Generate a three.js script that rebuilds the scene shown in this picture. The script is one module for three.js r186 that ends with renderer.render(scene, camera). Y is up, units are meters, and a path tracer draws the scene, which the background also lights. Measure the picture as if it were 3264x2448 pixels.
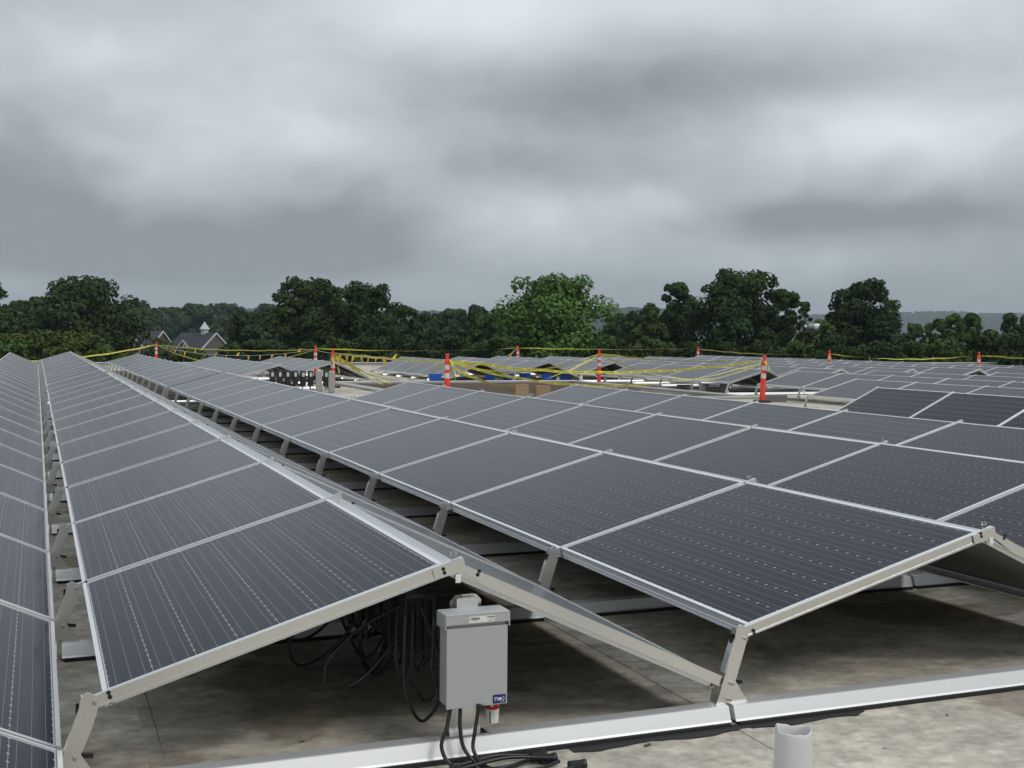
import * as THREE from 'three';
import { mergeGeometries } from 'three/addons/utils/BufferGeometryUtils.js';
import { RoundedBoxGeometry } from 'three/addons/geometries/RoundedBoxGeometry.js';

// ---------------------------------------------------------------- camera
const scene = new THREE.Scene();
const camera = new THREE.PerspectiveCamera(35.476, 4 / 3, 0.05, 6000);
{
  const R = new THREE.Vector3(0.92979186, 0.00855214, 0.36798636);
  const U = new THREE.Vector3(0.0064426, 0.99919879, -0.03950026);
  const F = new THREE.Vector3(0.36802934, -0.03909781, -0.9289918);
  camera.position.set(-0.165, 1.3067, 3.5057);
  camera.quaternion.setFromRotationMatrix(new THREE.Matrix4().makeBasis(R, U, F.negate()));
}
const renderer = new THREE.WebGLRenderer({ antialias: true });
renderer.toneMapping = THREE.LinearToneMapping;
renderer.toneMappingExposure = 1.2;
renderer.shadowMap.enabled = true;

// ---------------------------------------------------------------- noise
function rng(seed) { let s = seed >>> 0; return () => { s |= 0; s = s + 0x6D2B79F5 | 0; let t = Math.imul(s ^ s >>> 15, 1 | s); t = t + Math.imul(t ^ t >>> 7, 61 | t) ^ t; return ((t ^ t >>> 14) >>> 0) / 4294967296; }; }
const rnd = rng(7);
const lerp = (a, b, t) => a + (b - a) * t, clamp = (x, a = 0, b = 1) => Math.min(b, Math.max(a, x));
const sm = (a, b, x) => { const t = clamp((x - a) / (b - a)); return t * t * (3 - 2 * t); };
function hash(x, y, s) { let h = Math.imul(x, 374761393) + Math.imul(y, 668265263) + Math.imul(s, 1274126177); h = Math.imul(h ^ h >>> 13, 1274126177); return ((h ^ h >>> 16) >>> 0) / 4294967296; }
function vnoise(x, y, per = 0, s = 0) {
  const xi = Math.floor(x), yi = Math.floor(y), fx = x - xi, fy = y - yi;
  const w = (a) => per ? ((a % per) + per) % per : a;
  const u = fx * fx * fx * (fx * (fx * 6 - 15) + 10), v = fy * fy * fy * (fy * (fy * 6 - 15) + 10);
  const x0 = w(xi), x1 = w(xi + 1), y0 = w(yi), y1 = w(yi + 1);
  return lerp(lerp(hash(x0, y0, s), hash(x1, y0, s), u), lerp(hash(x0, y1, s), hash(x1, y1, s), u), v);
}
function fbm(x, y, oct, per = 0, s = 0) { let a = .5, t = 0, n = 0; for (let i = 0; i < oct; i++) { t += a * vnoise(x, y, per, s + i); n += a; a *= .5; x *= 2; y *= 2; per *= 2; } return t / n; }

const TN = 512, NT = new Float32Array(TN * TN);
for (let j = 0; j < TN; j++) for (let i = 0; i < TN; i++) NT[j * TN + i] = fbm(i / TN * 16, j / TN * 16, 5, 16, 99);
function tn(x, y) { // tileable table noise, one tile per unit
  x = (x - Math.floor(x)) * TN; y = (y - Math.floor(y)) * TN; const i = x | 0, j = y | 0, fx = x - i, fy = y - j, i1 = (i + 1) % TN, j1 = (j + 1) % TN;
  return lerp(lerp(NT[j * TN + i], NT[j * TN + i1], fx), lerp(NT[j1 * TN + i], NT[j1 * TN + i1], fx), fy);
}

// ---------------------------------------------------------------- sky: overcast, cloud lumps given by azimuth / elevation in degrees
const YAW = 21.61;
{
  // [azimuth from view axis, elevation, half width, half height, brightness change]
  const K = 180 / Math.PI / 3826.5;
  const lumps = [
    // u, v, su, sv, amp (pixel units of the study, turned to degrees below)
    [180, 170, 330, 120, .05], [330, 245, 190, 50, .08], [560, 180, 260, 60, .03],
    [850, 400, 420, 140, .09], [1080, 470, 160, 60, .06], [640, 560, 200, 100, .05],
    [1450, 110, 260, 110, .12], [1760, 40, 600, 120, .15], [1560, 440, 120, 40, .06],
    [1420, 300, 240, 60, -.05], [1950, 330, 360, 100, -.11], [2250, 260, 420, 80, -.07],
    [2650, 60, 300, 70, .03], [3050, 110, 260, 120, .12], [2780, 430, 360, 75, .19], [2950, 490, 240, 70, .06], [2500, 520, 300, 90, .06],
    [1880, 560, 300, 50, -.06], [1830, 680, 300, 75, .20], [1480, 740, 160, 80, .10],
    [300, 800, 600, 90, -.085], [850, 790, 420, 70, -.08], [1150, 690, 300, 70, -.07], [60, 600, 260, 90, -.05],
    [2560, 705, 380, 50, -.10], [2900, 690, 300, 35, -.05], [2300, 640, 200, 60, .03],
    [100, 930, 200, 30, .05], [1250, 930, 280, 40, .06], [2350, 830, 420, 45, .06], [2900, 920, 420, 50, -.02], [700, 900, 300, 50, -.01],
  ].map(([u, v, a, b, m]) => [(u - 1632) * K, (1074 - v) * K, a * K, b * K, m]);
  const WW = 2048, HH = 1024, data = new Float32Array(WW * HH * 4);
  for (let j = 0; j < HH; j++) {
    const el = 90 - 180 * (HH - 1 - j + .5) / HH; // row 0 is the bottom of the picture
    if (el < -2) { for (let i = 0; i < WW; i++) { const o = (j * WW + i) * 4; data[o] = .20; data[o + 1] = .22; data[o + 2] = .23; data[o + 3] = 1; } continue; }
    for (let i = 0; i < WW; i++) {
      const phi = (i + .5) / WW * 2 * Math.PI - Math.PI;        // atan2(z, x)
      const ce = Math.cos(el * Math.PI / 180), se = Math.sin(el * Math.PI / 180);
      const dx = Math.cos(phi) * ce, dz = Math.sin(phi) * ce;
      let az = Math.atan2(dx, -dz) * 180 / Math.PI - YAW; if (az > 180) az -= 360; if (az < -180) az += 360;
      const e = Math.max(el, 0), s = Math.sin(e * Math.PI / 180);
      let L = .30 + .44 * Math.pow(s, .8);
      // cloud deck seen in perspective
      const h = 1 / (s + .10), px = dx * h * 1.1, pz = dz * h * 1.1;
      const n1 = fbm(px * .9 + 11, pz * .9 + 5, 5, 0, 3), n2 = fbm(px * 2.6 + 4, pz * 2.6 + 40, 4, 0, 9);
      const ax = az < 0 ? az + 360 : az, wx = fbm(ax / 5, e / 3 + 4, 3, 72, 61) - .5, wy = fbm(ax / 5, e / 3 + 40, 3, 72, 66) - .5, n3 = fbm(ax / 7.5 + wx * .9, e / 3.6 + 2 + wy * .9, 6, 48, 51), n4 = fbm(ax / 2.5 + wx * 1.6, e / 1.3 + 7 + wy * 1.6, 6, 144, 57), hi = sm(8, 26, e);
      L += hi * ((n1 - .5) * .44 + (n2 - .5) * .20) * (.55 + .7 * s) + (1 - hi) * sm(-.5, 5, e) * ((n3 - .5) * .18 + (n4 - .5) * .10);
      for (const [a, b, wa, wb, m] of lumps) { const q = ((az - a) / wa) ** 2 + ((e - b) / wb) ** 2; if (q < 12) L += m * Math.exp(-q * .5); }
      if (el < 0) L = .22;
      const warm = sm(.25, .75, L);
      const o = (j * WW + i) * 4;
      data[o] = L * lerp(.86, .925, warm); data[o + 1] = L * lerp(.97, .99, warm); data[o + 2] = L * lerp(1.045, 1.065, warm); data[o + 3] = 1;
    }
  }
  const tex = new THREE.DataTexture(data, WW, HH, THREE.RGBAFormat, THREE.FloatType);
  tex.mapping = THREE.EquirectangularReflectionMapping; tex.magFilter = THREE.LinearFilter; tex.minFilter = THREE.LinearFilter; tex.needsUpdate = true;
  scene.background = tex; scene.environment = tex;
}
const sun = new THREE.DirectionalLight(new THREE.Color(1, .965, .91), 0.9);
sun.position.set(18, 34, 22); sun.target.position.set(4, 0, -8);
sun.castShadow = true; sun.shadow.radius = 34; sun.shadow.mapSize.set(2048, 2048);
Object.assign(sun.shadow.camera, { left: -50, right: 50, top: 50, bottom: -50, near: 1, far: 140 });
scene.add(sun, sun.target);
scene.fog = new THREE.FogExp2(0xa4b2bc, 0.0002);

// ---------------------------------------------------------------- helpers
const taken = {};
function numbered(n) { const c = taken[n] = (taken[n] ?? -1) + 1; return c ? `${n}_${String(c).padStart(3, '0')}` : n; }
function thing(name, label, category, [x, y, z] = [0, 0, 0], group) {
  const o = new THREE.Group(); o.name = numbered(name); o.position.set(x, y, z); scene.add(o);
  o.userData = { label, category }; if (group) o.userData.group = group; return o;
}
function part(parent, name, geo, mat, label) {
  const m = new THREE.Mesh(geo, mat); m.name = name; m.castShadow = m.receiveShadow = true; parent.add(m);
  if (label) m.userData.label = label; return m;
}
function single(name, geo, mat, label, category, pos = [0, 0, 0], group) {
  const m = new THREE.Mesh(geo, mat); m.name = numbered(name); m.position.set(...pos); m.castShadow = m.receiveShadow = true; scene.add(m);
  m.userData = { label, category }; if (group) m.userData.group = group; return m;
}
function structure(name, geo, mat, kind = 'structure') {
  const m = new THREE.Mesh(geo, mat); m.name = numbered(name); m.receiveShadow = m.castShadow = true; m.userData = { kind }; scene.add(m); return m;
}
function dup(root, label, group) {
  const c = root.clone(); c.name = numbered(root.name.replace(/_\d{3}$/, '')); c.userData = { ...root.userData };
  if (label) c.userData.label = label; if (group) c.userData.group = group; scene.add(c); return c;
}
const strip = (g) => { if (g.index) g = g.toNonIndexed(); for (const k of Object.keys(g.attributes)) if (!['position', 'normal', 'uv'].includes(k)) g.deleteAttribute(k); return g; };
const merge = (...gs) => mergeGeometries(gs.flat().map(strip));
const box = (w, h, d, x = 0, y = 0, z = 0) => new THREE.BoxGeometry(w, h, d).translate(x, y, z);
const rbox = (w, h, d, r, x = 0, y = 0, z = 0) => new RoundedBoxGeometry(w, h, d, 2, r).translate(x, y, z);
const cyl = (r0, r1, h, n, x = 0, y = 0, z = 0) => new THREE.CylinderGeometry(r0, r1, h, n).translate(x, y, z);
function tube(pts, r, seg = 40, rad = 7) { return new THREE.TubeGeometry(new THREE.CatmullRomCurve3(pts.map((p) => new THREE.Vector3(...p))), seg, r, rad, false); }
function prism(points, depth) { // polygon in x,y pushed along z (centred)
  const s = new THREE.Shape(points.map((p) => new THREE.Vector2(...p)));
  return new THREE.ExtrudeGeometry(s, { depth, bevelEnabled: false }).translate(0, 0, -depth / 2);
}
const C = (r, g, b) => new THREE.Color().setRGB(r, g, b);
const mat = (r, g, b, rough = .7, metal = 0, more = {}) => new THREE.MeshStandardMaterial({ color: C(r, g, b), roughness: rough, metalness: metal, ...more });
function dataTex(w, h, fn, srgb, wrap = true) { // fn(i, j) -> [r,g,b] 0..1 (linear values unless srgb)
  const d = new Uint8Array(w * h * 4);
  const enc = (x) => { x = clamp(x); return srgb ? (x <= .0031308 ? 12.92 * x : 1.055 * Math.pow(x, 1 / 2.4) - .055) * 255 : x * 255; };
  for (let j = 0; j < h; j++) for (let i = 0; i < w; i++) { const c = fn(i, j), o = (j * w + i) * 4; d[o] = enc(c[0]); d[o + 1] = enc(c[1]); d[o + 2] = enc(c[2]); d[o + 3] = 255; }
  const t = new THREE.DataTexture(d, w, h); t.magFilter = THREE.LinearFilter; t.minFilter = THREE.LinearFilter;
  if (srgb) t.colorSpace = THREE.SRGBColorSpace; if (wrap) t.wrapS = t.wrapT = THREE.RepeatWrapping; t.needsUpdate = true; return t;
}
function canvasTex(w, h, draw) {
  const c = document.createElement('canvas'); c.width = w; c.height = h; draw(c.getContext('2d'), w, h);
  const t = new THREE.CanvasTexture(c); t.colorSpace = THREE.SRGBColorSpace; t.wrapS = t.wrapT = THREE.RepeatWrapping; return t;
}

// ---------------------------------------------------------------- materials
const M = {};
M.alu = new THREE.MeshStandardMaterial({ color: C(.81, .805, .79), metalness: 1, roughness: .29 });
M.frame = new THREE.MeshStandardMaterial({ color: C(.83, .84, .85), metalness: .6, roughness: .38 });
M.rail = new THREE.MeshStandardMaterial({ color: C(.80, .80, .79), metalness: .55, roughness: .42 });
M.bolt = mat(.45, .45, .44, .35, 1);
M.hole = mat(.02, .02, .02, .9);
M.black = mat(.012, .012, .013, .45);
M.rubber = mat(.018, .018, .018, .85);
M.cable = mat(.014, .014, .015, .38);
M.back = mat(.20, .20, .195, .6);
const RT = 14; // metres per roof texture tile
const roofTex = dataTex(2048, 2048, (i, j) => {
  const x = i / 2048, y = j / 2048;
  const big = tn(x + .13, y + .71), mid = tn(x * 3 + big * .2, y * 3), fine = tn(x * 17 + .3, y * 17), grit = tn(x * 43 + .1, y * 43 + .6);
  const streak = tn(x * 9 + .6, y * 15 + .2);               // worn flakes, longer along x
  let L = .43 + (big - .5) * .10 + (mid - .5) * .13 + (fine - .5) * .26 + (grit - .5) * .22;
  const flake = sm(.52, .64, streak * .6 + mid * .4); L += flake * .12;
  const dirt = sm(.53, .68, tn(x * 2 + .37, y * 2 + .11)) * sm(.38, .58, mid);
  const brown = sm(.57, .68, tn(x * 2 + .85, y * 2 + .4));
  let r = L * 1.075, g = L * .99, b = L * .82;
  r = lerp(r, r * .82, dirt); g = lerp(g, g * .79, dirt); b = lerp(b, b * .73, dirt);
  r = lerp(r, .17, brown * .5); g = lerp(g, .125, brown * .5); b = lerp(b, .085, brown * .5);
  const sp = hash(i, j, 77) > .9985 ? .55 : 1;
  return [r * sp, g * sp, b * sp];
}, true);
const roofBump = dataTex(1024, 1024, (i, j) => { const v = tn(i / 1024 * 11, j / 1024 * 11) * .5 + tn(i / 1024 * 2, j / 1024 * 2) * .5; return [v, v, v]; });
M.roof = new THREE.MeshStandardMaterial({ map: roofTex, bumpMap: roofBump, bumpScale: .012, roughness: .88 });

// glass-faced laminate: painted cell print for the panels that are far away
const CELLS = 8, CUTS = 24, PL = 1.046, W = 1.6042, PW = 1.573;
const lamTex = dataTex(1024, 1024, (i, j) => {   // i runs up the slope, j along the ridge
  const u = i / 1024 * CELLS, v = j / 1024 * CUTS, fu = u - Math.floor(u), fv = v - Math.floor(v);
  const du = Math.min(fu, 1 - fu) * .1257, dv = Math.min(fv, 1 - fv) * .0634;
  let c = [.0080, .0100, .0205];
  const n = .92 + .16 * hash(Math.floor(u), Math.floor(v), 5); c = c.map((q) => q * n);
  for (const q of [1 / 6, .5, 5 / 6]) if (Math.abs(fu - q) * .1257 < .0008) c = [.11, .11, .115];
  if (du < .0007 || du + dv < .0068) c = [.34, .35, .36];
  return c;
}, true);
const glassy = { roughness: .20, ior: 1.17, sheen: 1, sheenRoughness: .42, sheenColor: C(.86, .88, .90) };
M.lam = new THREE.MeshPhysicalMaterial({ map: lamTex, ...glassy });
M.sheet = new THREE.MeshPhysicalMaterial({ color: C(.40, .41, .42), ...glassy });
const cellTex = dataTex(256, 256, (i, j) => {
  const f = i / 256; let c = [.0080, .0100, .0205];
  const n = .95 + .1 * hash(3, j >> 3, 6); c = c.map((q) => q * n);
  for (const q of [1 / 6, .5, 5 / 6]) if (Math.abs(f - q) < .0062) c = [.20, .20, .205];
  return c;
}, true);
M.cell = new THREE.MeshPhysicalMaterial({ map: cellTex, ...glassy });

// ---------------------------------------------------------------- the roof with its sunken opening, the building, the land
const H0 = .31, P = 2.1066, GROUND = -7;
const PIT = { x0: 7.5, x1: 14.25, z0: -28.3, z1: -19.2, depth: .3 };
{
  const X0 = -16, X1 = 62, Z0 = -48.5, Z1 = 16;
  const s = new THREE.Shape([[X0, -Z1], [X1, -Z1], [X1, -Z0], [X0, -Z0]].map((p) => new THREE.Vector2(...p)));
  s.holes.push(new THREE.Path([[PIT.x0, -PIT.z1], [PIT.x0, -PIT.z0], [PIT.x1, -PIT.z0], [PIT.x1, -PIT.z1]].map((p) => new THREE.Vector2(...p))));
  const g = new THREE.ExtrudeGeometry(s, { depth: .25, bevelEnabled: false }).rotateX(-Math.PI / 2).translate(0, -.25, 0);
  const uv = g.attributes.uv, ps = g.attributes.position; for (let i = 0; i < uv.count; i++) uv.setXY(i, ps.getX(i) / RT, (ps.getZ(i) + ps.getY(i)) / RT);
  const roof = structure('roof', g, M.roof);
  // laps of the membrane sheets
  for (let i = 0; i < 22; i++) {
    const x = -3.55 + i * 1.86; const inPit = x > PIT.x0 - .1 && x < PIT.x1 + .1;
    const spans = inPit ? [[PIT.z1 + .1, Z1], [Z0, PIT.z0 - .1]] : [[Z0, Z1]];
    for (const [a, b] of spans) { const lg = box(.045, .004, b - a, x, .0012, (a + b) / 2), q = lg.attributes; for (let v = 0; v < q.uv.count; v++) q.uv.setXY(v, (q.position.getX(v) + .03) / RT, q.position.getZ(v) / RT); part(roof, 'membrane_lap', lg, M.roof); }
  }
  // far edge of the roof: low raised coping
  const cop = mat(.50, .50, .48, .6), wallM = mat(.42, .38, .33, .85);
  structure('roof_edge', box(X1 - X0, .10, .35, (X0 + X1) / 2, .05, Z0 + .20), mat(.30, .30, .29, .8));
  structure('roof_edge', box(X1 - X0, .03, .42, (X0 + X1) / 2, .117, Z0 + .20), cop);
  const b = thing('building', 'flat roofed building that carries all the solar rows', 'building', [0, GROUND, 0]);
  part(b, 'wall', merge(box(X1 - X0 - .3, -GROUND - .26, .3, (X0 + X1) / 2, (-GROUND - .26) / 2, Z0 + .2), box(X1 - X0 - .3, -GROUND - .26, .3, (X0 + X1) / 2, (-GROUND - .26) / 2, Z1 - .2),
    box(.3, -GROUND - .26, Z1 - Z0 - .8, X0 + .2, (-GROUND - .26) / 2, (Z0 + Z1) / 2), box(.3, -GROUND - .26, Z1 - Z0 - .8, X1 - .2, (-GROUND - .26) / 2, (Z0 + Z1) / 2)), wallM);
  // the sunken opening
  const t = thing('roof_curb', 'low grey curb round the sunken roof opening inside the posts', 'curb', [0, 0, 0]);
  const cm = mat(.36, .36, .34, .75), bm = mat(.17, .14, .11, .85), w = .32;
  const { x0, x1, z0, z1, depth } = PIT, mx = (x0 + x1) / 2, mz = (z0 + z1) / 2;
  part(t, 'curb_side', rbox(x1 - x0 + 2 * w, .06, w, .02, mx, .028, z0 - w / 2), cm); part(t, 'curb_side', rbox(x1 - x0 + 2 * w, .06, w, .02, mx, .028, z1 + w / 2), cm);
  part(t, 'curb_side', rbox(w, .059, z1 - z0, .02, x0 - w / 2, .028, mz), cm); part(t, 'curb_side', rbox(w, .059, z1 - z0, .02, x1 + w / 2, .028, mz), cm);
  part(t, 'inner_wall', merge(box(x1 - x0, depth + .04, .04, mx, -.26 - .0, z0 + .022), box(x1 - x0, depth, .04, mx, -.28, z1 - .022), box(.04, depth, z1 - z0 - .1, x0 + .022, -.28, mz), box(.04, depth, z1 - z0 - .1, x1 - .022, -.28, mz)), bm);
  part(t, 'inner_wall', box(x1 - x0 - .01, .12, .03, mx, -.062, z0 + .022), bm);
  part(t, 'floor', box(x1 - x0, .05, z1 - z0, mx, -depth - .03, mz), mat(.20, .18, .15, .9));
}

// ---------------------------------------------------------------- solar panels
const TL = 15.9 * Math.PI / 180;
const RX = 1.0555, RY = H0 + .3006;                 // end of the spar at the ridge, from the row's low edge
const SPEC = { 0: { lo: -.009, hi: .006 }, 1: { lo: .011, hi: -.003 } };
const FH = .046;
function frameProfile() { // outer edge at x = 0, inward +x, top at y = 0
  return [[0, 0], [.0145, 0], [.0145, -.004], [.006, -.004], [.006, -FH + .003], [.026, -FH + .003], [.026, -FH], [-.005, -FH], [-.005, -FH + .003], [.002, -FH + .003], [.002, -.031], [-.003, -.031], [-.003, -.028], [.001, -.028], [.001, -.004], [0, -.004]];
}
const longBar = prism(frameProfile(), PW);            // along z
const endBar = prism([[0, 0], [PL - .034, 0], [PL - .034, -FH], [0, -FH]], .008);
const BACKG = box(PL - .03, .003, PW - .02, PL / 2, -.0075, -PW / 2);
function stringGeo() { // one string of half cells with cropped corners, uv across the busbars
  const cp = (PL - .04) / CELLS, ch = cp - .0019, lp = (PW - .036) / CUTS, cl = lp - .0004, q = .0062, gs = [];
  const pos = [], uv = [], nor = [];
  for (let k = 0; k < CUTS; k++) {
    const z = -.018 - (k + .5) * lp, a = ch / 2, b = cl / 2;
    const o = [[-a + q, -b], [a - q, -b], [a, -b + q], [a, b - q], [a - q, b], [-a + q, b], [-a, b - q], [-a, -b + q]];
    for (let i = 1; i < 7; i++) for (const p of [o[0], o[i + 1], o[i]]) { pos.push(p[0], 0, z + p[1]); nor.push(0, 1, 0); uv.push(p[0] / ch + .5, (k + p[1] / cl + .5) / CUTS); }
  }
  const g = new THREE.BufferGeometry();
  g.setAttribute('position', new THREE.Float32BufferAttribute(pos, 3)); g.setAttribute('normal', new THREE.Float32BufferAttribute(nor, 3)); g.setAttribute('uv', new THREE.Float32BufferAttribute(uv, 2));
  return g;
}
const STRING = stringGeo();
const lamPlane = (() => { const g = new THREE.PlaneGeometry(PL - .034, PW - .034).rotateX(-Math.PI / 2).translate(PL / 2, -.0040, -PW / 2); return g; })();
function makePanel(near) {
  const t = new THREE.Group(); t.name = 'solar_panel';
  const g1 = longBar.clone().translate(0, 0, -PW / 2), g2 = longBar.clone().rotateY(Math.PI).translate(PL, 0, -PW / 2);
  part(t, 'frame_bar', g1, M.frame); part(t, 'frame_bar', g2, M.frame);
  part(t, 'frame_bar', endBar.clone().translate(.017, 0, -.004), M.frame); part(t, 'frame_bar', endBar.clone().translate(.017, 0, -PW + .004), M.frame);
  part(t, 'back_sheet', BACKG, M.back);
  if (near) {
    part(t, 'white_sheet', new THREE.PlaneGeometry(PL - .033, PW - .02).rotateX(-Math.PI / 2).translate(PL / 2, -.0050, -PW / 2), M.sheet);
    for (let i = 0; i < CELLS; i++) part(t, 'cell_string', STRING, M.cell).position.set(.02 + (i + .5) * (PL - .04) / CELLS, -.0042, 0);
  } else part(t, 'cell_sheet', lamPlane, M.lam);
  return t;
}
const protoNear = makePanel(true), protoFar = makePanel(false);
const camXZ = new THREE.Vector2(camera.position.x, camera.position.z);
let nPanels = 0;
function slopeEnds(r, side) { // low edge and ridge edge of the glass plane
  const s = SPEC[r] ?? { lo: 0, hi: 0 };
  if (side === 'L') {
    if (r === 5) return { lo: [.09, H0 - .155], hi: [RX - .045, RY - .028] };
    return { lo: [0, H0 + s.lo], hi: [PL * Math.cos(TL), H0 + PL * Math.sin(TL) + s.hi] };
  }
  const a = [RX + .012, RY - .022 + s.hi], b = [2.0, H0 - .155], d = Math.hypot(b[0] - a[0], b[1] - a[1]);
  return { lo: b, hi: [b[0] + (a[0] - b[0]) * PL / d, b[1] + (a[1] - b[1]) * PL / d] };
}
function panel(r, side, k, label, group) {
  const { lo, hi } = slopeEnds(r, side), dx = hi[0] - lo[0], dy = hi[1] - lo[1], d = Math.hypot(dx, dy);
  const x = r * P + lo[0], z0 = -k * W - (W - PW) / 2;
  const dist = Math.hypot(x + .5 - camXZ.x, z0 - .8 - camXZ.y);
  const o = (dist < 10.5 && (side === 'L' || r === -1) ? protoNear : protoFar).clone();
  o.name = numbered('solar_panel'); o.userData = { label, category: 'solar panel', group };
  const X = new THREE.Vector3(dx / d, dy / d, 0), Y = side === 'L' ? new THREE.Vector3(-dy / d, dx / d, 0) : new THREE.Vector3(dy / d, -dx / d, 0), Z = new THREE.Vector3().crossVectors(X, Y);
  o.quaternion.setFromRotationMatrix(new THREE.Matrix4().makeBasis(X, Y, Z));
  const j = (q) => (hash(Math.round(k * 4) + 50, r * 7 + (side === 'L' ? 1 : 2), q) - .5);
  o.position.set(x, lo[1] + j(1) * .003, side === 'L' ? z0 : z0 - PW);
  o.rotateX(j(2) * .0050); o.rotateZ(j(3) * .0045);
  scene.add(o); nPanels++;
}
const rowName = { '-1': 'the row across the narrow gap', 0: 'the junction box row', 1: 'the row one past the junction box', 2: 'the row two past the junction box', 3: 'the row three past the junction box', 5: 'the short dark steep row', 6: 'the row behind the short dark row', 7: 'the row by the concrete cylinders', 8: 'the first far field row', 9: 'the second far field row', 10: 'the third far field row', 11: 'the fourth far field row', 12: 'the last far field row' };
const ORD = 'first second third fourth fifth sixth seventh eighth ninth tenth eleventh twelfth thirteenth fourteenth fifteenth sixteenth'.split(' ');
// counted from the front rail, or back from the walkway where the front end lies out of sight
function ordinal(r, a, b, k, seams) { const second = a > 12.2, back = !second && r > 1, i = back ? Math.round(b - k) - (seams ? 0 : 1) : Math.round(k - a); return ORD[Math.max(0, Math.min(15, i))] + '|' + (a > 15 ? 'past the opening in ' : second ? 'past the walkway in ' : back ? 'before the walkway in ' : 'from the front in ') + rowName[r]; }
const say = (what, o) => { const [n, w] = o.split('|'); return `${n} ${what} ${w}`; };
const blocks = [ // row, left slope range, right slope range
  [-1, null, [-1, 12]], [-1, null, [12.35, 27.35]],
  [0, [0, 12], [0, 12]], [0, [12.35, 28.35], [12.35, 16.35]],
  [1, [0, 12], [0, 12]], [1, [12.35, 25.35], [12.35, 14.35]],
  [2, [0, 9], [0, 4]], [2, [15.75, 22.75], [15.75, 18.75]],
  [3, [1, 8], null], [3, [17.75, 22.75], [17.75, 20.75]],
  [5, [3, 7], null], [5, [17.75, 22.75], [17.75, 19.75]],
  [6, [5, 9], null], [6, [17.75, 22.75], [17.75, 19.75]],
  [7, [6, 12], null], [7, [12.75, 16.75], [12.75, 14.75]], [7, [17.75, 23.75], [17.75, 19.75]],
  [8, [8, 12], null], [8, [12.75, 23.75], [12.75, 13.75]],
  [9, [9, 11], null], [9, [12.75, 23.75], [12.75, 13.75]],
  [10, [12.75, 23.75], [12.75, 13.75]], [11, [12.75, 23.75], null], [12, [13.75, 25.75], null],
];
for (const [r, l, rr] of blocks) {
  const tail = rowName[r] + ((l ?? rr)[0] > 12.2 ? ' past the walkway' : '');
  if (l) for (let k = l[0]; k < l[1] - .01; k++) panel(r, 'L', k, say(r === 5 ? 'dark solar panel' : 'low tilted solar panel', ordinal(r, l[0], l[1], k)), 'low tilted panels in ' + tail);
  if (rr) for (let k = rr[0]; k < rr[1] - .01; k++) panel(r, 'R', k, say('steep solar panel', ordinal(r, rr[0], rr[1], k)).replace('before the walkway', 'from the front'), 'steep panels in ' + tail);
}
console.log('panels', nPanels);

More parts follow.
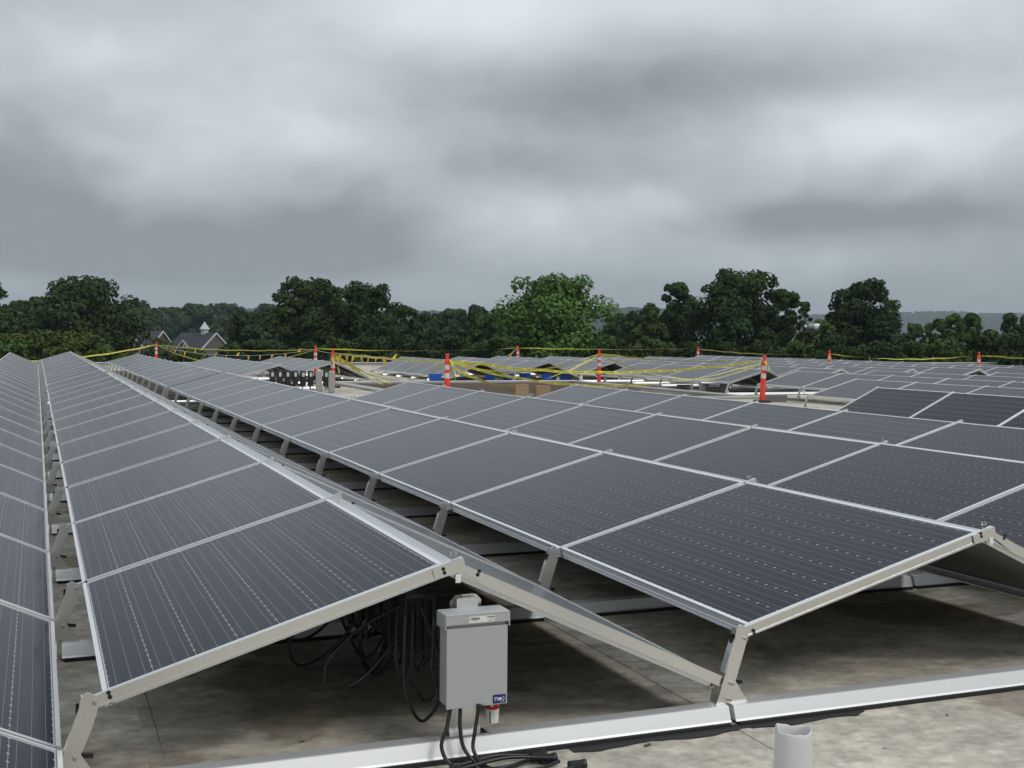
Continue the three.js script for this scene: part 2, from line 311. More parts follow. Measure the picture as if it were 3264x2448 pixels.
// ---------------------------------------------------------------- rack frames: two spars, bent leg, clip, at every seam
const LEGPTS = [[-.052, .004], [-.040, .012], [-.008, -.006], [-.016, -.050], [-.030, -.095], [-.058, -.171], [-.010, -.246], [-.134, -.246], [-.098, -.150], [-.078, -.085], [-.060, -.035]];
const BOLTG = new THREE.CylinderGeometry(.006, .006, .012, 6).rotateX(Math.PI / 2), HOLEG = new THREE.CylinderGeometry(.0062, .0062, .003, 10).rotateX(Math.PI / 2), NUTG = box(.009, .012, .010);
function rackProto(near, r) {
  const s = SPEC[r] ?? { lo: 0, hi: 0 }, t = new THREE.Group(); t.name = 'rack_frame';
  const sw = .019, sh = .035;
  const spar = (a, b, e0, e1, name) => { // top line from a to b, run past both ends
    const dx = b[0] - a[0], dy = b[1] - a[1], d = Math.hypot(dx, dy), ux = dx / d, uy = dy / d;
    const g = near ? merge(box(d + e0 + e1, .004, sw, 0, -.002, 0), box(d + e0 + e1, sh - .008, .004, 0, -sh / 2, sw / 2 - .004), box(d + e0 + e1, sh - .008, .004, 0, -sh / 2, -sw / 2 + .004), box(d + e0 + e1, .004, sw, 0, -sh + .002, 0))
      : box(d + e0 + e1, sh, sw, 0, -sh / 2, 0);
    const m = part(t, name, g, M.alu); m.rotation.z = Math.atan2(uy, ux);
    const mid = (d + e1 - e0) / 2; m.position.set(a[0] + ux * mid - uy * .004, a[1] + uy * mid + ux * .004, 0); return m;
  };
  const L = slopeEnds(r, 'L'), R = slopeEnds(r, 'R');
  if (r !== -1) spar(L.lo, L.hi, .030, .058, 'spar');
  const rs = spar(R.hi, R.lo, .022, .010, 'spar'); rs.position.z = -.003; rs.position.y -= .0015;
  if (r !== -1) {
    const lo = L.lo[1] - H0;
    const leg = part(t, 'leg', prism(LEGPTS.map(([x, y]) => [x + L.lo[0] * .6, H0 + Math.max(y + (y > -.1 ? lo : 0), -.246)]), .005), M.alu); leg.position.z = sw / 2 + .004;
    if (near) {
      part(leg, 'leg_flange', tubeStrap(L.lo[0], H0 + lo), M.alu);
      for (const [x, y] of [[-.022, -.028], [-.075, -.178], [-.085, -.232]]) part(t, 'bolt', BOLTG, M.bolt).position.set(x, H0 + y, sw / 2 + .012);
    }
  }
  if (near) {
    const clip = (x, y) => { const c = merge(box(.034, .008, .014, 0, .013, 0), box(.034, .008, .014, 0, -.013, 0), box(.008, .034, .014, -.015, 0, 0), box(.008, .034, .014, .015, 0, 0), box(.035, .012, .012, .034, .003, 0).rotateZ(.35)); const m = part(t, 'cable_clip', c, M.black); m.position.set(x, y, 0); return m; };
    if (r !== -1) clip(L.lo[0] - .052, L.lo[1] - .040);
    clip(R.lo[0] + .030, R.lo[1] - .022).rotation.z = -.5;
    if (r !== -1) {
      const cl = Math.cos(TL), sl = Math.sin(TL), cr = Math.cos(.442), sr = Math.sin(.442), ax = RX + .006, ay = RY + s.hi + .004, e = .105, h = .034, ry2 = RY + s.hi - .0164;
      part(t, 'ridge_bracket', prism([[ax - e * cl, ay - e * sl], [ax, ay], [ax + .006, RY + s.hi - .0193], [ax + e * cr, ry2 - e * sr], [ax + e * cr - h * sr, ry2 - e * sr - h * cr], [ax - .002, ay - h - .008], [ax - e * cl + h * sl, ay - e * sl - h * cl]], .003), M.alu).position.z = sw / 2 + .0035;
      for (const [x, y] of [[-.060, -.036], [-.056, -.048], [.058, -.050], [.053, -.061], [-1.040, -.322], [-1.036, -.335]]) part(t, 'rivet_hole', HOLEG, M.hole).position.set(RX + x, RY + y + .016, sw / 2 + (x < -.9 ? .0012 : .0048));
      part(t, 'cable_tie', box(.017, .026, .004, RX - .012, RY - .052, sw / 2 + .008), mat(.75, .76, .76, .5));
      for (const x of [-.024, -.008]) part(t, 'nut', NUTG, M.bolt).position.set(RX + x, RY + s.hi + .012, -.022);
    }
  }
  // short foot where the steep spar comes down
  part(t, 'foot', prism([[1.968, .065], [2.012, .065], [2.008, R.lo[1] - .018], [1.985, R.lo[1] - .006]], .004), M.alu).position.z = -sw / 2 - .006;
  return t;
}
function tubeStrap(dx, y0) { // folded outer edge of the leg
  const pts = [[-.055, -.002], [-.062, -.035], [-.080, -.085], [-.100, -.150]];
  return merge(...pts.slice(1).map((b, i) => { const a = pts[i], l = Math.hypot(b[0] - a[0], b[1] - a[1]); return box(l + .002, .004, .030, 0, 0, 0).rotateZ(Math.atan2(b[1] - a[1], b[0] - a[0])).translate((a[0] + b[0]) / 2 + dx, y0 + (a[1] + b[1]) / 2, -.012); }));
}
// base rails: hat channel on a rubber strip
const railG = (len) => { const g = prism([[.052, .014], [.046, .020], [.030, .062], [.026, .064], [-.026, .064], [-.030, .062], [-.046, .020], [-.052, .014]], len).rotateY(Math.PI / 2); return g; };
const RAIL = railG(2.088), PAD = box(2.07, .013, .112, 0, .0067, .008);
const railProto = new THREE.Group(); railProto.name = 'base_rail';
part(railProto, 'channel', RAIL, M.rail); part(railProto, 'rubber_pad', PAD, M.rubber);
let nFrames = 0, nRails = 0;
const protos = {};
for (const [r, l, rr] of blocks) {
  const [a, b] = l ?? rr, second = a > 12.2, tail = rowName[r] + (second ? ' past the walkway' : '');
  for (let k = a; k <= b + .01; k++) {
    const near = r <= 2 && k < 9, key = near + ':' + (SPEC[r] || r === 5 || r === -1 ? r : 'x');
    const pr = protos[key] ??= rackProto(near, r);
    const o = pr.clone(); o.name = numbered('rack_frame'); o.position.set(r * P, 0, -k * W); scene.add(o); nFrames++;
    o.userData = { label: say('aluminium rack frame', ordinal(r, a, b, k, true)), category: 'rack frame', group: 'rack frames in ' + tail };
    const wantRail = r <= 1 ? k < 14 || r === -1 || (r === 0 && k < 14) : (k - a < 5 && second) || (r === 2 && k < 4);
    if (wantRail) {
      const q = railProto.clone(); q.name = numbered('base_rail'); q.position.set(r * P + .965, 0, -k * W + .008); scene.add(q); nRails++;
      q.userData = { label: r === 0 && k === 0 ? 'front aluminium base rail under the grey junction box' : say('aluminium base rail', ordinal(r, a, b, k, true)), category: 'base rail', group: 'base rails in ' + tail };
    }
  }
}
console.log('frames', nFrames, 'rails', nRails);

// ---------------------------------------------------------------- junction box on its post
{
  const grey = mat(.40, .41, .41, .45, .05), bx0 = .977, bx1 = 1.174, by0 = .176, by1 = .466, bz0 = .03, bz1 = .105, w = bx1 - bx0, cx = (bx0 + bx1) / 2, cz = (bz0 + bz1) / 2;
  const post = thing('mounting_post', 'flat aluminium post behind the grey junction box with cropped top corners', 'post', [1.076, .064, .006]);
  part(post, 'plate', prism([[-.051, 0], [.051, 0], [.051, .42], [.034, .438], [-.034, .438], [-.051, .42]], .006), M.alu).position.z = -.012;
  part(post, 'channel', merge(box(.036, .44, .005, .004, .222, 0), box(.005, .44, .018, -.014, .222, -.008), box(.005, .44, .018, .022, .222, -.008)), M.alu);
  part(post, 'base_angle', box(.13, .004, .05, 0, .0035, 0), M.alu);
  const t = thing('junction_box', 'grey metal junction box with barcode sticker hanging at the row end', 'junction box', [cx, by0, cz]);
  part(t, 'body', merge(rbox(w - .006, by1 - by0 - .02, bz1 - bz0 - .006, .003, 0, (by1 - by0) / 2, -.002)), grey);
  part(t, 'cover', rbox(w, by1 - by0 - .045, .004, .0018, 0, (by1 - by0) / 2 - .018, (bz1 - bz0) / 2 + .001), grey);
  part(t, 'lid', merge(rbox(w + .010, .006, bz1 - bz0 + .014, .002, 0, by1 - by0, .002), rbox(w + .010, .030, .004, .0015, 0, by1 - by0 - .014, (bz1 - bz0) / 2 + .007), rbox(.004, .044, bz1 - bz0 + .012, .0015, -w / 2 - .004, by1 - by0 - .022, .002), rbox(.004, .044, bz1 - bz0 + .012, .0015, w / 2 + .004, by1 - by0 - .022, .002)), grey);
  part(t, 'mounting_foot', box(.07, .03, .004, -.005, by1 - by0 + .018, -(bz1 - bz0) / 2 - .003), M.alu);
  const bar = canvasTex(256, 64, (c, a, b) => {
    c.fillStyle = '#d8dcd6'; c.fillRect(0, 0, a, b); c.fillStyle = '#1a1a1a'; const q = rng(5); let x = 12; while (x < 106) { const k = 1 + q() * 4; c.fillRect(x, 12, k, 26); x += k + 1 + q() * 3; }
    c.font = '12px sans-serif'; c.fillText('0042', 46, 52); x = 176; while (x < 244) { const k = 1 + q() * 5; c.fillRect(x, 10, k, 14); x += k + 1 + q() * 2; } c.fillRect(206, 32, 14, 4); x = 190; while (x < 244) { const k = 2 + q() * 6; c.fillRect(x, 46, k, 7); x += k + 2; }
  });
  part(t, 'barcode_sticker', box(.082, .0195, .0006, .012, by1 - by0 - .0155, (bz1 - bz0) / 2 + .0094), new THREE.MeshStandardMaterial({ map: bar, roughness: .5 }), 'white sticker with a barcode');
  const logo = canvasTex(256, 160, (c, a, b) => {
    c.fillStyle = '#1b2563'; c.fillRect(0, 0, a, b); c.strokeStyle = c.fillStyle = '#dfe3ee'; c.lineWidth = 11; c.beginPath(); c.moveTo(42, 118); c.lineTo(42, 44); c.stroke();
    c.beginPath(); c.moveTo(42, 66); c.quadraticCurveTo(78, 26, 88, 70); c.lineTo(88, 112); c.stroke(); c.lineWidth = 8;
    for (let i = 0; i < 8; i++) { c.beginPath(); c.moveTo(108 + i * 10, 106); c.lineTo(114 + i * 9, 52 + (i % 3) * 6); c.stroke(); }
    c.lineWidth = 9; c.beginPath(); c.moveTo(200, 36); c.quadraticCurveTo(250, 76, 196, 128); c.stroke(); c.lineWidth = 5; c.beginPath(); c.moveTo(140, 132); c.quadraticCurveTo(190, 146, 222, 112); c.stroke();
  });
  const lg = new THREE.ExtrudeGeometry((() => { const s = new THREE.Shape(), a = .021, b = .0135, r = .004; s.moveTo(-a + r, -b); s.lineTo(a - r, -b); s.quadraticCurveTo(a, -b, a, -b + r); s.lineTo(a, b - r); s.quadraticCurveTo(a, b, a - r, b); s.lineTo(-a + r, b); s.quadraticCurveTo(-a, b, -a, b - r); s.lineTo(-a, -b + r); s.quadraticCurveTo(-a, -b, -a + r, -b); return s; })(), { depth: .0006, bevelEnabled: false });
  { const u = lg.attributes.uv, q = lg.attributes.position; for (let i = 0; i < u.count; i++) u.setXY(i, q.getX(i) / .042 + .5, q.getY(i) / .027 + .5); }
  part(t, 'logo_sticker', lg, new THREE.MeshStandardMaterial({ map: logo, roughness: .4 }), 'dark blue sticker with a white logo').position.set(.072, .022, (bz1 - bz0) / 2 + .0035);
  part(t, 'latch', merge(box(.014, .010, .006, .004, .008, (bz1 - bz0) / 2 + .006), box(.009, .003, .005, .014, .006, (bz1 - bz0) / 2 + .006)), M.black);
  part(t, 'screw', new THREE.CylinderGeometry(.0034, .0034, .004, 10).rotateX(Math.PI / 2).translate(.024, .010, (bz1 - bz0) / 2 + .005), M.bolt);
  // warning tag behind the box
  const tagTex = canvasTex(128, 128, (c) => { c.fillStyle = '#dad8d2'; c.fillRect(0, 0, 128, 128); c.fillStyle = '#a8201c'; c.fillRect(0, 50, 128, 14); c.beginPath(); for (let i = 0; i < 4; i++) { c.moveTo(2 + i * 32, 52); c.lineTo(17 + i * 32, 28); c.lineTo(32 + i * 32, 52); } c.fill(); c.fillStyle = '#2a2a2a'; for (let i = 0; i < 3; i++) c.fillRect(24 + i * 34, 72, 4, 56); });
  const tagM = new THREE.MeshStandardMaterial({ map: tagTex, roughness: .6, side: THREE.DoubleSide });
  single('warning_tag', new THREE.CylinderGeometry(.021, .021, .085, 20, 1, true).translate(0, .0425, 0), tagM, 'curled white tag with a red band hanging under the junction box', 'tag', [1.150, .108, .045]).rotation.y = 2.6;
  // three cables out of the bottom
  const cab = (pts, label) => single('power_cable', tube(pts, .0062, 70, 8), M.cable, label, 'cable', [0, 0, 0], 'cables out of the junction box');
  const L = 'thick black cable curving from the junction box bottom to the roof';
  cab([[1.003, .178, .075], [.998, .165, .080], [.985, .12, .090], [.965, .068, .100], [.985, .020, .125], [1.05, .012, .17], [1.14, .010, .18], [1.24, .012, .15]], L);
  cab([[1.033, .178, .075], [1.031, .160, .080], [1.028, .11, .090], [1.036, .055, .105], [1.07, .014, .14], [1.13, .013, .21], [1.22, .010, .23], [1.31, .014, .20]], L);
  cab([[1.092, .178, .075], [1.090, .160, .080], [1.074, .10, .095], [1.064, .050, .110], [1.085, .013, .16], [1.16, .022, .25], [1.26, .012, .28], [1.33, .014, .26]], L);
  const coil = [[.93, .010, .20], [.98, .012, .14], [1.06, .020, .125], [1.14, .026, .12], [1.22, .020, .13], [1.29, .014, .15]];
  cab(coil, 'black cable lying along the front base rail'); cab(coil.map(([x, y, z]) => [x + .01, y * .8 + .012, z + .045]), 'black cable lying along the front base rail');
  for (const [x, y, z, a] of [[1.262, .016, .145, .18], [1.283, .016, .170, .05], [1.345, .016, .250, -.1]]) {
    const k = thing('cable_connector', 'black ribbed plug at the end of a cable beside the front base rail', 'connector', [x, y, z], 'cable connectors on the roof'); k.rotation.y = a;
    part(k, 'sleeve', new THREE.CylinderGeometry(.0135, .0135, .05, 14).rotateZ(Math.PI / 2), M.rubber); part(k, 'collar', new THREE.CylinderGeometry(.0150, .0150, .012, 14).rotateZ(Math.PI / 2).translate(.024, 0, 0), M.black);
  }
}
// inverters, brackets and hanging cables under the ridge behind the box
{
  const plateM = mat(.20, .20, .195, .6, .3);
  for (let i = 0; i < 7; i++) {
    const z = -.27 - i * .19;
    const t = thing('microinverter', 'black microinverter with a pale bracket hanging under the ridge behind the junction box', 'inverter', [1.0, .30, z], 'inverters under the ridge');
    part(t, 'case', rbox(.11, .20, .075, .008, 0, .06, 0), M.black);
    if (i > 1) part(t, 'bracket', prism([[-.05, 0], [.03, 0], [.03, .11], [-.05, .11]], .003), plateM).position.set(-.01, .07, .085);
    part(t, 'fin', merge(...[0, 1, 2, 3].map((k) => box(.006, .16, .012, -.04 + k * .026, .06, .043))), M.black);
  }
  const q = rng(31);
  for (let i = 0; i < 20; i++) {
    const z = -.04 - i * .062 - q() * .05, x = .86 + q() * .16, d = .10 + q() * .13, w = .05 + q() * .10;
    single('hanging_cable', tube([[x, .42, z], [x - .01, .30, z + .02], [x - .02 + w * .1, d + .07, z + .03], [x + w * .4, d - .03, z + .01], [x + w, d + .06, z - .03], [x + w * .8, .30, z - .05], [x + w * .5, .43, z - .06]], .0058, 44, 7), M.cable, 'loop of black cable hanging under the ridge behind the junction box', 'cable', [0, 0, 0], 'hanging cable loops');
  }
  for (let i = 0; i < 5; i++) {
    const z = -.25 - i * .33, x = .62 + q() * .12;
    single('hanging_cable', tube([[x + .3, .44, z], [x + .12, .36, z], [x, .24 + q() * .05, z + .04], [x + .03, .17, z], [x + .14, .18, z - .05], [x + .26, .30, z - .05]], .0055, 40, 7), M.cable, 'loop of black cable hanging under the ridge behind the junction box', 'cable', [0, 0, 0], 'hanging cable loops');
  }
}
// ---------------------------------------------------------------- wrapped vent pipe in front, rubber strip, litter
{
  const t = thing('vent_pipe', 'white vent pipe wrapped in membrane with a ragged folded rim', 'vent pipe', [1.772, 0, .75]);
  const N = 48, R0 = .052, H = .232, pos = [], idx = [], rim = (a) => .004 * Math.sin(a * 2 + .4) + .003 * Math.sin(a * 3 + 1) + .0012 * Math.sin(a * 8) + .010 * Math.exp(-(((a - 3.6) / .28) ** 2));
  const prof = [[1.25, 0], [1.08, .02], [1.04, .06], [1.02, .12], [1, .18], [.97, .215], [.95, .228], [.90, .232], [.86, .229], [.80, .218], [.78, .18], [.78, .08]];
  prof.forEach(([k, y], j) => { for (let i = 0; i <= N; i++) { const a = i / N * 2 * Math.PI, f = clamp((y - .15) / .08), w = 1 + .012 * Math.sin(a * 7 + y * 20) + f * .035 * Math.sin(a * 4 + 2 + j * .3); pos.push(Math.cos(a) * R0 * k * w, y + rim(a) * f, Math.sin(a) * R0 * k * w); } });
  for (let j = 0; j < prof.length - 1; j++) for (let i = 0; i < N; i++) { const a = j * (N + 1) + i, b = a + N + 1; idx.push(a, b, a + 1, b, b + 1, a + 1); }
  const g = new THREE.BufferGeometry(); g.setAttribute('position', new THREE.Float32BufferAttribute(pos, 3)); g.setIndex(idx); g.computeVertexNormals();
  part(t, 'sleeve', g, mat(.62, .61, .60, .7)).material.side = THREE.DoubleSide;
  part(t, 'flange', cyl(.085, .10, .006, 32, 0, .004, 0), mat(.50, .49, .46, .85));
  const q = rng(12), pts = []; for (let i = 0; i <= 40; i++) pts.push([1.40 + i * .0285, .115 + .012 * Math.sin(i * .5) + .008 * (q() - .5) + (i > 38 ? -.06 * (i - 38) / 2 : 0)]);
  const sh = new THREE.Shape([[1.40, .055], [2.50, .055], [2.535, .085], ...pts.reverse().slice(1)].map(([x, z]) => new THREE.Vector2(x, -z)));
  single('rubber_strip', new THREE.ExtrudeGeometry(sh, { depth: .003, bevelEnabled: false }).rotateX(-Math.PI / 2).translate(0, .001, 0), mat(.022, .022, .022, .8), 'torn black rubber strip lying along the front base rail', 'rubber strip');
  const lg = new THREE.SphereGeometry(1, 10, 6);
  for (const [x, z, a, s] of [[1.649, .136, .3, 1], [.62, -.28, .2, .7], [2.78, .22, 1.1, .5], [2.35, .42, .4, .35]]) {
    const m = single('dead_leaf', lg.clone().scale(.017 * s, .004 * s, .006 * s), mat(.10, .08, .05, .9), s === 1 ? 'small curled brown leaf lying by the rubber strip' : s === .7 ? 'small dry leaf lying under the end panel' : 'tiny dark scrap lying on the bare roof by the white pipe', 'leaf', [x, .004 * s, z], s < .6 ? 'tiny scraps on the roof' : undefined); m.rotation.y = a;
  }
}
// ---------------------------------------------------------------- posts with reflective bands
const POSTS = { A: [4.36, -47.3], B: [8.01, -33.96], C: [6.72, -26.0], D: [7.22, -18.55], E: [16.66, -38.4], F: [14.72, -27.35], G: [25.6, -40.4], H: [13.75, -17.6], I: [23.08, -28.01], J: [25.99, -24.69] };
const postLabels = { A: 'orange white post at the far end of the rows near the houses', B: 'red post tied with pennants behind the black inverters', C: 'red post standing beside the two upright grey blocks', D: 'red banded post with a big bunch of knotted yellow tape', E: 'red white post behind the far field, holding one pennant string', F: 'red banded post standing behind the row of blue bins', G: 'orange red post standing among the last far field rows', H: 'tall red post standing on a black base with a concrete block', I: 'short looking red post with orange tape knot and loose tail', J: 'red white post with an orange knot at the far field edge' };
{
  const red = mat(.85, .052, .022, .45), white = mat(.66, .64, .64, .4), blk = mat(.02, .02, .02, .8);
  const proto = new THREE.Group(); proto.name = 'delineator_post';
  const lathe = (pts) => new THREE.LatheGeometry(pts.map(([r, y]) => new THREE.Vector2(r, y)), 20);
  part(proto, 'tube', lathe([[.056, .03], [.054, .40], [.050, .80], [.044, .84], [.034, .86], [.030, .90], [.030, .925]]), red);
  part(proto, 'band', lathe([[.0545, .50], [.0530, .60]]), white).material.side = THREE.DoubleSide; part(proto, 'band', lathe([[.0522, .67], [.0510, .76]]), white);
  part(proto, 'grip', lathe([[.001, .972], [.034, .970], [.040, .955], [.038, .930], [.026, .922]]), red);
  part(proto, 'base', merge(new THREE.CylinderGeometry(.17, .20, .05, 8).translate(0, .025, 0)), blk);
  for (const [k, [x, z]] of Object.entries(POSTS)) {
    const o = proto.clone(); o.name = numbered('delineator_post'); o.userData = { label: postLabels[k], category: 'safety post', group: 'safety posts' }; o.position.set(x, 0, z); o.rotation.y = rnd() * 6; o.rotation.z = k === 'H' ? .045 : k === 'C' ? -.02 : (rnd() - .5) * .03; scene.add(o);
  }
}
// ---------------------------------------------------------------- caution tape and pennants
{
  const tapeTex = canvasTex(1024, 64, (c, w, h) => { c.fillStyle = '#ece25a'; c.fillRect(0, 0, w, h); c.fillStyle = '#161611'; c.font = 'bold 46px sans-serif'; for (let i = 0; i < 4; i++) c.fillText('CAUTION', 14 + i * 256, 49); });
  const TM = new THREE.MeshStandardMaterial({ map: tapeTex, roughness: .38, side: THREE.DoubleSide });
  const TP = new THREE.MeshStandardMaterial({ map: tapeTex, color: C(1.0, 1.0, 1.0), roughness: .35, side: THREE.DoubleSide });
  const H = .87, v = (k, y = H) => new THREE.Vector3(POSTS[k][0], y, POSTS[k][1]);
  function tape(a, b, sag, twist, label, o = {}) {
    const n = 48, w = o.w ?? .050, pos = [], uv = [], idx = [], d = a.distanceTo(b), dir = b.clone().sub(a).setY(0).normalize(), side = new THREE.Vector3(-dir.z, 0, dir.x);
    for (let i = 0; i <= n; i++) {
      const t = i / n, p = a.clone().lerp(b, t); const q = o.low ?? .5, s = t < q ? 1 - (1 - t / q) ** 2 : 1 - ((t - q) / (1 - q)) ** 2;
      p.y -= sag * s - .008 * Math.sin(t * 37 + sag * 90); const an = twist * t * Math.PI + (o.ph ?? .15) + .25 * Math.sin(t * 9 + d);
      const up = new THREE.Vector3(0, Math.cos(an), 0).addScaledVector(side, Math.sin(an)).multiplyScalar(w / 2 * (1 - .75 * Math.max(1 - t * 18, 0) - .75 * Math.max(1 - (1 - t) * 18, 0)));
      pos.push(p.x + up.x, p.y + up.y, p.z + up.z, p.x - up.x, p.y - up.y, p.z - up.z); uv.push(t * d / 1.25, 1, t * d / 1.25, 0);
      if (i < n) { const k = i * 2; idx.push(k, k + 1, k + 2, k + 1, k + 3, k + 2); }
    }
    const g = new THREE.BufferGeometry(); g.setAttribute('position', new THREE.Float32BufferAttribute(pos, 3)); g.setAttribute('uv', new THREE.Float32BufferAttribute(uv, 2)); g.setIndex(idx); g.computeVertexNormals();
    return single('caution_tape', g, TM, label, 'caution tape', [0, 0, 0], 'yellow caution tapes');
  }
  tape(v('A'), v('B'), .12, .1, 'upper yellow tape strung above the pennants toward the houses', { w: .034 }); tape(v('A'), v('B'), .62, .2, 'sagging yellow tape strung just above the pennants toward the houses', { w: .034 });
  tape(v('A'), new THREE.Vector3(-2.4, .16, -47.4), .22, .3, 'yellow tape running from the end post down to the roof edge');
  tape(v('B', .9), v('E', .9), .10, .6, 'thin looking yellow tape behind the rows, up to the single pennant string', { w: .034 }); tape(v('E', .9), v('G', .9), .05, .5, 'yellow tape stretched to the orange red post among the last rows', { w: .034 });
  tape(v('G', .88), v('I', .86), .10, .4, 'yellow tape running to the short post with the loose tail', { w: .034 }); tape(v('I', .86), v('J', .88), .14, 1.3, 'yellow tape hanging between the short post and far field edge', { w: .034 }); tape(v('J', .88), new THREE.Vector3(28.4, .74, -20.5), .04, .3, 'yellow tape leaving the post at the far field edge', { w: .034 });
  tape(v('C'), v('D', .80), .02, 0, 'taut pale tape along the pennant string over the curb'); tape(v('C'), v('D', .78), .46, .5, 'slack yellow tape hanging low over the curb', { low: .55 });
  tape(v('C', .84), new THREE.Vector3(8.6, .05, -27.4), .05, .9, 'yellow tape falling from the post to the bare roof'); tape(v('C', .82), new THREE.Vector3(8.2, .03, -26.6), .04, .7, 'narrow yellow tape falling beside another to the bare roof');
  tape(v('D'), v('H', .86), .25, .1, 'upper bright tape across the opening from the knotted bunch', { low: .46 }); tape(v('D', .82), v('H', .83), .48, .5, 'lowest sagging tape across the opening from the knotted bunch', { low: .5 });
  tape(v('D', .84), v('F', .86), .34, .4, 'sagging tape from the knotted bunch over the blue bins', { low: .4 }); tape(v('D', .80), v('F', .84), .58, .8, 'lower slack tape crossing in front of the blue bins', { low: .35 });
  tape(v('F', .86), v('H', .87), .10, .5, 'taut tape between the bins post and tall post on the black base'); tape(v('F', .85), v('H', .84), .50, .9, 'slack tape drooping between the bins post and tall post', { low: .62 });
  // knots with loose tails
  const q = rng(77);
  const tails = { D: 5, H: 3, C: 3, I: 3, J: 1 };
  for (const [k, n] of Object.entries(tails)) for (let i = 0; i < n; i++) {
    const a = v(k, .86 - q() * .05), ang = q() * 6.28, b = a.clone().add(new THREE.Vector3(Math.cos(ang) * .10 + .06, -.18 - q() * .30, Math.sin(ang) * .10 + .05)); a.x += Math.cos(ang) * .04; a.z += Math.sin(ang) * .04;
    const m = tape(a, b, -.03, .5 + q(), 'loose tail of knotted tape hanging on a red post', { ph: q() * 2, w: .062 }); m.name = m.name.replace('caution_tape', 'tape_tail'); m.userData.category = 'tape'; m.userData.group = 'loose tape tails'; if (k === 'I' || k === 'J') m.material = M.orangeTape ??= mat(.80, .32, .03, .5, 0, { side: THREE.DoubleSide });
  }
  // pennant strings
  const pm = mat(.83, .48, .02, .5, 0, { side: THREE.DoubleSide }), cord = mat(.6, .6, .58, .7);
  function pennants(a, b, sag, n, label, t0 = .05, t1 = .95) {
    const at = (t) => { const p = a.clone().lerp(b, t); p.y -= sag * 4 * t * (1 - t); return p; };
    const g = thing('pennant_string', label, 'pennant string', [0, 0, 0], 'pennant strings');
    part(g, 'cord', tube([...Array(13).keys()].map((i) => at(i / 12).toArray()), .006, 30, 5), cord);
    for (let i = 0; i < n; i++) {
      const t = lerp(t0, t1, (i + .5) / n), p = at(t), dir = b.clone().sub(a).setY(0).normalize(), s = .085 + q() * .02, h = .14 + q() * .03;
      const fl = new THREE.Shape([new THREE.Vector2(-s, 0), new THREE.Vector2(s, 0), new THREE.Vector2(.25 * s, -h), new THREE.Vector2(-.25 * s, -h)]);
      const m = part(g, 'pennant', new THREE.ExtrudeGeometry(fl, { depth: .002, bevelEnabled: false }), pm); m.position.copy(p); m.rotation.order = 'YXZ'; m.rotation.y = Math.atan2(-dir.z, dir.x) + (q() - .5) * .5; m.rotation.x = q() < .28 ? 2.4 + q() * .5 : (q() - .5) * .9; m.rotation.z = (q() - .5) * .3;
    }
  }
  pennants(v('A', .85), v('B', .86), .30, 13, 'white cord with yellow pennants strung toward the houses'); pennants(v('B', .86), v('C', .86), .02, 1, 'short white cord between two red posts near the inverters', .02, .2);
  pennants(v('C', .86), v('D', .80), .03, 8, 'cord with yellow pennants over the curb beside the taut tape', .04, .62); pennants(v('E', .9), new THREE.Vector3(14.2, .62, -33.5), .02, 3, 'cord with a few yellow pennants slanting down from far post', .3, .95);
}
